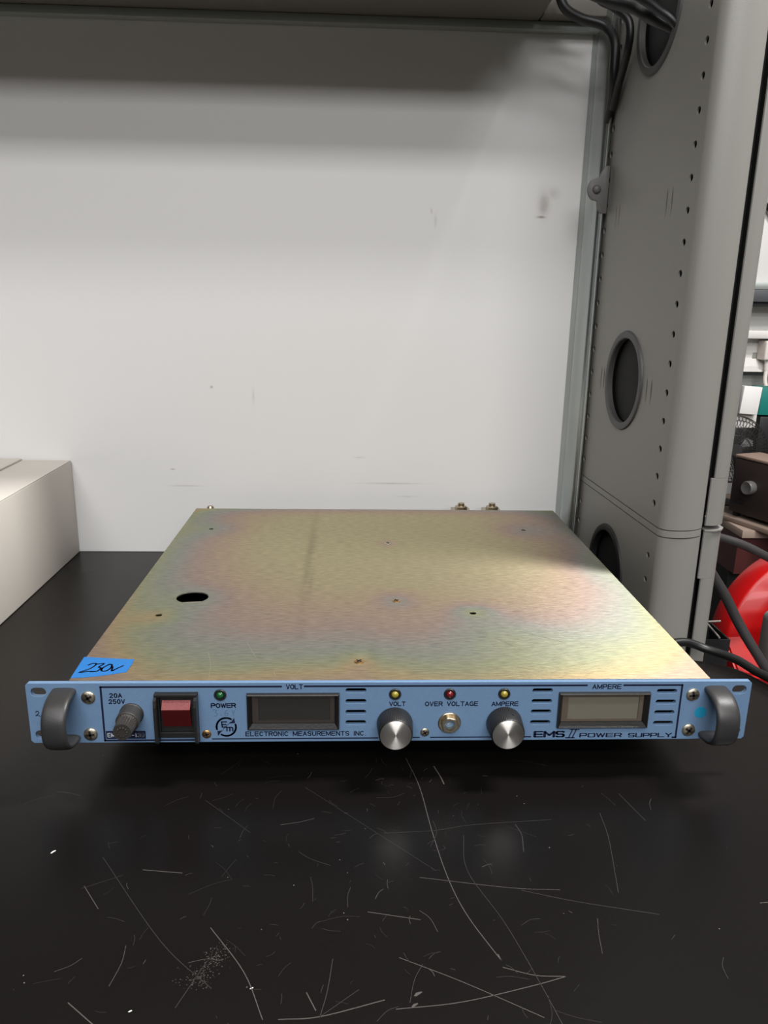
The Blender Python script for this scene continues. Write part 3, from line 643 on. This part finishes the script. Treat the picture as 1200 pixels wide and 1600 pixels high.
def knob_face_uv(me, c):
    uv = me.uv_layers.new(name='UVMap')
    for p in me.polygons:
        cen = p.center
        for li in p.loop_indices:
            co_ = me.vertices[me.loops[li].vertex_index].co; a = math.atan2(co_.z-c[2], co_.x-c[0]); ac = math.atan2(cen.z-c[2], cen.x-c[0])
            rad = math.hypot(co_.z-c[2], co_.x-c[0])
            if rad < 1e-5: a = ac
            while a-ac > PI: a -= 2*PI
            while a-ac < -PI: a += 2*PI
            uv.data[li].uv = (rad*100, a)
spin_mat(spun, None)
knob(-.0002, H0+.0138, False); knob(.0738, H0+.0138, True)
for o in D.objects:
    if o.name.startswith('knob_cap'):
        x = -.0002 if o.data.vertices[0].co.x < .03 else .0738; knob_face_uv(o.data, (x, 0, H0+.0138))

# jack
jc = (.0368, 0, H0+.0137)
jk = obj('jack_socket', L([(.0077, -.0002), (.0077, .0007), (.0072, .0011), (.0045, .0011), (.0045, -.004)], jc, '-y', 40), nickel, ps)
obj('hex_nut', L([(.0062, .001), (.0062, .0034), (.0056, .0040), (.0037, .0040), (.0035, .0034), (.0034, -.0035), (0, -.0035)], jc, '-y', 36, flute=lambda i, r: r*(math.cos(PI/6)/math.cos(((i/36*2*PI+.25) % (PI/3))-PI/6)) if r > .005 else r), nickel, jk)
b_ = bmesh.new(); sweep(b_, [(jc[0]-.003, .0005, jc[2]-.0005), (jc[0]-.0005, .0002, jc[2]-.0012), (jc[0]+.0026, .0005, jc[2]+.0016)], .00035); obj('contact', b_, nickel, jk); obj('bore', L([(.0034, -.0026), (0, -.0026)], jc, '-y', 24), mat('bore_dark', (60, 48, 36), .6, .3), jk)

# masking tape with 230v
bm = bmesh.new(); TP = [(-.2155, .0375), (-.1985, .0352), (-.1800, .0335), (-.1796, .0262), (-.1801, .0150), (-.1900, .0112), (-.1980, .0088), (-.2060, .0072), (-.2141, .0064)]
zt = ZT+.00035
for f_ in (0, 1): pass
lo = [bm.verts.new((x, y, ZT+.0001)) for x, y in TP]; hi = [bm.verts.new((x, y, zt)) for x, y in TP]
bm.faces.new(hi); bm.faces.new(lo[::-1])
for i in range(len(TP)): j = (i+1) % len(TP); bm.faces.new((lo[i], lo[j], hi[j], hi[i]))
# fold over the side
tp = obj('masking_tape', bm, tapem, ps, False); tp['label'] = 'torn blue tape marked 230v'
bm = bmesh.new(); tf = lambda a, b: (a, b, zt+.00006)
for st in ([(-208.5, 25.0), (-206, 27.4), (-203.6, 26.2), (-205.5, 20.0), (-211, 14.2), (-206, 15.6), (-203, 15.4)],
           [(-203.2, 26.2), (-198.6, 27.0), (-200.6, 22.0), (-198.6, 20.2), (-200.2, 15.6), (-204, 15.2)],
           [(-194.6, 26.0), (-197.4, 21), (-197.2, 16.6), (-194.2, 16.2), (-192.2, 20.4), (-192.8, 25.2), (-195, 26)],
           [(-191.4, 22.4), (-190.2, 16.2), (-188.6, 18.6), (-184.8, 23.8)]):
    ribbon(bm, [tuple(v)[:2] for v in bez([(a*mm, b*mm, 0) for a, b in st], 5)], .0013, tf)
obj('handwriting', bm, marker, tp, False)

# ------------------------------------------------------------ white carton on the left
ct = empty('white_carton', (-.52, .30, 0), 'plain white cardboard carton standing on the worktop against the white wall', 'box')
bm = bmesh.new(); box(bm, -.68, -.3745, .10, .4835, .0004, .1178, .0012)
for v_ in bm.verts:
    if v_.co.x > -.40 and v_.co.z < .05: v_.co.x += .0006*(math.sin(v_.co.y*40))
obj('carton_body', bm, foam, ct)
obj('flap', B(-.6795, -.4335, .102, .4825, .1180, .1205, .0006), foam, ct)
obj('flap', B(-.4325, -.3750, .1005, .483, .1180, .1186, .0002), foam, ct)

# ------------------------------------------------------------ cables at the top right
def cab(pts, r, label, m_=cable):
    b_ = bmesh.new(); sweep(b_, bez(pts, 8), r); return tag(objc('cable', b_, m_), label, 'cable', 'black cables at the column top')
cab([(.178, .425, .665), (.178, .430, .628), (.184, .430, .608), (.202, .430, .598), (.226, .425, .590), (.2345, .412, .572), (.2350, .408, .545), (.2380, .4150, .524), (.2400, .430, .502)], .0048, 'black cable drooping over the shelf end and down beside the post')
cab([(.178, .36, .665), (.179, .352, .605), (.207, .350, .588), (.226, .33, .576), (.236, .31, .562), (.262, .300, .548), (.276, .300, .540)], .0055, 'thick black cable curving down into the upper round opening')
cab([(.195, .395, .665), (.206, .395, .610), (.222, .385, .594), (.2345, .372, .578), (.2368, .375, .555), (.2385, .400, .530), (.2388, .4130, .510)], .0038, 'thin black cable hanging down where the column meets the post')
cab([(.200, .33, .660), (.215, .318, .592), (.232, .295, .566), (.246, .285, .552), (.270, .290, .530)], .0040, 'black cable entering the upper opening beneath the thicker one')

# ------------------------------------------------------------ behind the column, right edge of the view
# white trunking, shelf, panel
def at(x1, z1, x2, z2, y): t = (y-1.0)/.3; return (x1+(x2-x1)*t, y, z1+(z2-z1)*t)
tag(objc('wall_panel', B(.82, 1.5, 1.302, 1.318, .3495, .575, .001), mat('white_panel', (215, 213, 210), .5), None), 'white panel of the far workstation above its grey shelf, with a fine seam', 'panel')
tag(objc('storage_box', B(.852, 1.2, 1.22, 1.40, .5755, .75, .003), mat('maroon_board', (90, 40, 45), .6)), 'dark maroon box on top of the far white panel', 'box')
fs = empty('wall_shelf', (1.1, 1.29, .32), 'dark grey far shelf with a pale top edge beneath the white panel', 'shelf')
obj('shelf_top', B(.80, 1.5, 1.272, 1.3015, .3495, .3645, .001), rail, fs); obj('front_edge_and_shadow', B(.80, 1.5, 1.270, 1.3195, .3235, .349, .001), mat('charcoal_edge', (72, 74, 78), .5), fs)
obj('front_edge_and_shadow', B(.80, 1.5, 1.276, 1.3195, .3125, .323), blackmat, fs)  # black strip added as the shadow below the shelf edge
tag(objc('backing_board', B(.80, 1.5, 1.320, 1.33, -.35, .575), mat('grey_backing', (172, 172, 168), .6)), 'pale grey backing board of the far workstation', 'board')
tr = empty('power_trunking', (1.1, 1.29, .17), 'white power trunking with sockets along the far workstation', 'trunking')
wp = mat('white_plastic', (218, 215, 210), .45)
obj('cover', B(.80, 1.5, 1.262, 1.3195, .2440, .262, .003), wp, tr)
b_ = bmesh.new(); prof = [(1.3195, .2440), (1.300, .2440), (1.300, .2000), (1.286, .182), (1.284, .170), (1.3195, .166)]
a_ = [b_.verts.new((.80, y, z)) for y, z in prof]; c_ = [b_.verts.new((1.5, y, z)) for y, z in prof]; b_.faces.new(a_[::-1]); b_.faces.new(c_)
for i in range(6): b_.faces.new((a_[i], a_[(i+1) % 6], c_[(i+1) % 6], c_[i]))
bmesh.ops.recalc_face_normals(b_, faces=b_.faces); obj('body', b_, wp, tr, False)
b_ = bmesh.new(); box(b_, .884, .901, 1.2985, 1.3005, .196, .212, .001); obj('switch', b_, mat('grey_switch', (140, 138, 134), .5), tr)
pg = empty('plug', (.905, 1.27, .2), 'white plug with its cord hanging from the far trunking', 'plug')
pp = mat('cream_plug', (226, 216, 208), .45)
obj('plug_body', B(.893, .930, 1.262, 1.2995, .197, .240, .004, 3), pp, pg)
b_ = bmesh.new(); lathe(b_, [(.0070, .197), (.0062, .190), (.0066, .186), (.0058, .182), (.0062, .178), (.0050, .172), (0, .172)], (.9085, 1.275, 0), 'z', 16); obj('strain_relief', b_, pp, pg)
b_ = bmesh.new(); sweep(b_, bez([(.9085, 1.275, .175), (.9075, 1.272, .15), (.915, 1.265, .125), (.928, 1.26, .105), (.95, 1.25, .08), (.98, 1.25, .07)], 8), .0048); obj('cord', b_, pp, pg)
tag(objc('cable', sweep(bmesh.new(), bez([(.83, 1.29, .56), (.852, 1.29, .538), (.868, 1.29, .518), (.90, 1.29, .49), (.96, 1.292, .47)], 6), .0045), cable), 'black cable running slantwise across the far white panel', 'cable')
# label box, teal box, black tray: on a rack shelf behind the fan
def skewbox(name, x0, x1, y0, y1, z0, z1, ang, m_, label, cat):
    b2 = B(x0, x1, y0, y1, z0, z1, .0015); c = Vector(((x0+x1)/2, y0, z0)); bmesh.ops.rotate(b2, verts=b2.verts, cent=c, matrix=Matrix.Rotation(ang, 3, 'Y')); return tag(objc(name, b2, m_), label, cat)
lbx = skewbox('label_box', .801, .841, 1.16, 1.175, .090, .149, .06, mat('white_label_card', (232, 230, 228), .6), 'small white box with faint print under the far trunking', 'box')
skewbox('parts_box', .8640, .95, 1.20, 1.25, .082, .142, .03, mat('teal_card', (12, 120, 110), .5), 'teal box beside the small white box', 'box')
tag(objc('dark_bin', B(.870, .96, 1.20, 1.255, -.02, .080, .004), mat('black_bin', (24, 23, 24), .5)), 'black bin beneath the teal box', 'bin')
tag(objc('paper_stack', B(.80, .85, 1.177, 1.199, .058, .092, .002), mat('paper_white', (215, 212, 208), .7), None), 'stack of white paper under the small white box', 'paper')
# fan
fan = empty('desk_fan', (.755, 1.06, -.09), 'black wire guard desk fan behind the brown instrument', 'fan')
wire = mat('black_wire', (40, 38, 37), .4, .3); fc = Vector((.757, 1.085, .028)); fn = Vector((-.15, -1, .1)).normalized(); fsd = Vector((0, 0, 1)).cross(fn).normalized(); fup = fn.cross(fsd)
def fp_(r, a, h): return fc+fsd*(r*math.cos(a))+fup*(r*math.sin(a))+fn*h
b_ = bmesh.new(); R = .070
for side in (1, -1):
    for i in range(56):
        a = 2*PI*i/56; sweep(b_, [fp_(.010, a, side*.026), fp_(.035, a+.06, side*.025), fp_(.056, a+.12, side*.019), fp_(.066, a+.16, side*.009), fp_(R, a+.17, side*.002)], [(.0006*math.cos(k*PI/2), .0006*math.sin(k*PI/2)) for k in range(4)])
for r, h in ((R, 0), (.0685, .007), (.060, .017), (.045, .022), (.03, .025), (.0685, -.007), (.045, -.022)): sweep(b_, [fp_(r, 2*PI*i/48, h) for i in range(48)], [(.0008*math.cos(k*PI/2), .0008*math.sin(k*PI/2)) for k in range(4)], closed=True)
obj('guard', b_, wire, fan)
b_ = bmesh.new(); lathe(b_, [(0, .027), (.012, .027), (.013, .024), (0, .023)], fc, fn, 24); obj('hub', b_, blackpl, fan); obj('motor', L([(0, -.026), (.016, -.026), (.016, -.044), (.012, -.052), (0, -.052)], fc, fn, 24), blackpl, fan)
b_ = bmesh.new()
for i in range(4):
    a = i*PI/2+.4; q = [fp_(.010, a-.3, .006), fp_(.040, a-.22, .005), fp_(.044, a+.05, 0), fp_(.038, a+.3, -.005), fp_(.010, a+.5, -.006)]
    u1 = [b_.verts.new(p) for p in q]; u2_ = [b_.verts.new(p-fn*.0012) for p in q]; b_.faces.new(u1); b_.faces.new(u2_[::-1])
    for k in range(5): b_.faces.new((u1[k], u2_[k], u2_[(k+1) % 5], u1[(k+1) % 5]))
bmesh.ops.recalc_face_normals(b_, faces=b_.faces); obj('blades', b_, blackpl, fan, False)
b_ = bmesh.new(); lathe(b_, [(.035, -.0925), (.036, -.086), (.012, -.080), (.008, -.03), (.008, -.005), (0, -.005)], (.750, 1.10, 0), 'z', 24); obj('stand', b_, blackpl, fan)
# instrument
inst = empty('bench_instrument', (.7225, .970, -.088), 'dark brown bench instrument with round knob and dusty lid, before the black fan', 'instrument')
brown = mat('dark_brown_case', (50, 40, 38), .5, 0, .1, 200); brown_top = mat('dusty_tan_lid', (150, 126, 112), .7, 0, .1, 150, .15, 40)
obj('case', B(.7225, .93, .970, 1.035, -.080, .028, .004), brown, inst)
b_ = bmesh.new(); box(b_, .7225, .93, .970, 1.035, .0283, .0345, .002)
obj('lid', b_, brown_top, inst)
obj('knob', L([(.0125, 0), (.0135, .003), (.0135, .012), (.0120, .015), (.009, .0145), (0, .013)], (.7725, .970, -.022), '-y', 28), mat('grey_knob', (92, 90, 88), .4), inst)
for z in (-.054, -.061): obj('vent_slot', B(.733, .760, .9692, .9705, z, z+.003), blackmat, inst)
for x in (.737, .91): obj('foot', B(x-.005, x+.005, .975, .985, -.0880, -.080), rubber, inst)
inst.rotation_euler.z = -1.22; inst.location = (.7225, 1.0, -.088)
# rack shelf under the instrument, and red cabinet
wt = tag(objc('wooden_board', B(.665, 1.06, 1.12, 1.36, -.0975, -.0885, .001), mat('worn_tan_wood', (128, 110, 98), .7, 0, .1, 80, .12, 20), (.665, 1.12, -.0975)), 'thin worn wooden board carrying the brown instrument and the fan', 'board'); wt.rotation_euler.z = -1.22
rc = empty('red_cabinet', (.85, 1.0, -.75), 'dark red cabinet with a dusty tan top behind the grey column', 'cabinet')
obj('cabinet_top', B(.716, 1.05, .918, 1.19, -.1135, -.0980, .001), mat('dusty_top', (150, 132, 120), .75, 0, .1, 90, .08, 20), rc)
obj('cabinet_front', B(.716, 1.05, .93, 1.16, -.19, -.114), mat('dark_red_paint', (70, 28, 26), .5), rc); obj('cabinet_void_block', B(.716, 1.05, .95, 1.16, -.75, -.19), blackmat, rc)  # black block added in place of the unlit void below the red front
# hoses and cable
hose = mat('black_hose', (54, 51, 52), .5, 0, .1, 500)
tag(objc('hose', sweep(bmesh.new(), bez([(.33, .36, .060), (.375, .39, .058), (.406, .40, .050), (.438, .402, .040), (.472, .405, .024), (.52, .42, 0), (.60, .45, -.03)], 8), .0052), hose), 'thick black hose leaving the column and sloping across above the red ring', 'hose', 'hoses beside the red ring')
tag(objc('hose', sweep(bmesh.new(), bez([(.375, .385, .045), (.392, .395, .022), (.405, .40, .004), (.425, .40, -.024), (.445, .398, -.058), (.468, .39, -.094), (.492, .385, -.125), (.53, .38, -.15)], 8), .0062), hose), 'thick black hose dropping steeply in front of the red ring', 'hose', 'hoses beside the red ring')
tag(objc('cable', sweep(bmesh.new(), bez([(.236, .155, .0068), (.256, .178, .0120), (.281, .188, .0130), (.302, .185, .0070), (.3195, .165, .0066), (.329, .143, .0050), (.343, .115, .0048), (.37, .09, .002), (.42, .06, -.03)], 8), .0040), cable), 'black cable crossing the rounded worktop edge beside the power supply', 'cable')
# red ring with its foot
red = mat('glossy_red_plastic', (178, 9, 11), .34, coat=.1)
ring = empty('red_ring', (.62, .56, -.75), 'glossy red ring-shaped housing with a red block foot, low behind the worktop', 'housing')
b_ = bmesh.new(); c0 = Vector((.644, .56, -.163)); R0, R1 = .142, .088; prof = []
sec = [(R0-.004, .030), (R0, .024), (R0, -.014), (R0-.0015, -.0165), (R0-.005, -.0185), (R0-.022, -.027), (R1+.012, -.034), (R1, -.030), (R1-.002, -.020), (R1+.010, .020), (R1+.016, .030)]
k = 96; rings = []
axn = Vector((.10, -1, .12)).normalized(); sx_ = Vector((0, 0, 1)).cross(axn).normalized(); sz_ = axn.cross(sx_)
for i in range(k):
    a = 2*PI*i/k; e = sx_*math.cos(a)+sz_*math.sin(a); rings.append([b_.verts.new(c0+e*r-axn*h) for r, h in sec])
for i in range(k):
    for j in range(len(sec)): b_.faces.new((rings[i][j], rings[i][(j+1) % len(sec)], rings[(i+1) % k][(j+1) % len(sec)], rings[(i+1) % k][j]))
bmesh.ops.recalc_face_normals(b_, faces=b_.faces); obj('ring', b_, red, ring)
b_ = bmesh.new(); pts = [(.452, .440, -.096), (.474, .440, -.094), (.505, .402, -.138), (.455, .398, -.128)]
hi = [b_.verts.new(p) for p in pts]; lo = [b_.verts.new((p[0], p[1], -.75)) for p in pts]; b_.faces.new(hi); b_.faces.new(lo[::-1])
for i in range(4): b_.faces.new((hi[i], hi[(i+1) % 4], lo[(i+1) % 4], lo[i]))
bmesh.ops.recalc_face_normals(b_, faces=b_.faces); bmesh.ops.bevel(b_, geom=list(b_.edges), offset=.003, segments=2, affect='EDGES'); obj('foot', b_, red, ring)
gc = empty('grey_case', (.56, .43, -.75), 'grey rounded machine case at the right edge, beside the red ring', 'case')
b_ = bmesh.new(); plate(b_, rrect(.505, .62, -.145, -.063, .011), [], .03, lambda a, b, c: (a, .435+c, b), .003); obj('shell', b_, mat('grey_case', (128, 128, 126), .5, 0, .1, 400), gc)
obj('stand', B(.52, .61, .425, .445, -.75, -.146), blackmat, gc)
bn = empty('wire_bin', (.43, .45, -.75), 'black bin with a thin pale wire rim between column and red foot', 'bin')
bm = bmesh.new(); plate(bm, rect(.4000, .4470, .412, .465), [rect(.4020, .4450, .414, .463)], .661, lambda a, b, c: (a, b, -.4195+c)); obj('bin_body', bm, blackmat, bn, False)
b_ = bmesh.new(); sweep(b_, [(.458, .464, -.0865), (.4375, .463, -.0868), (.4325, .412, -.0862)], .0013); obj('wire_rim', b_, mat('pale_wire', (150, 145, 138), .4, .4), bn)
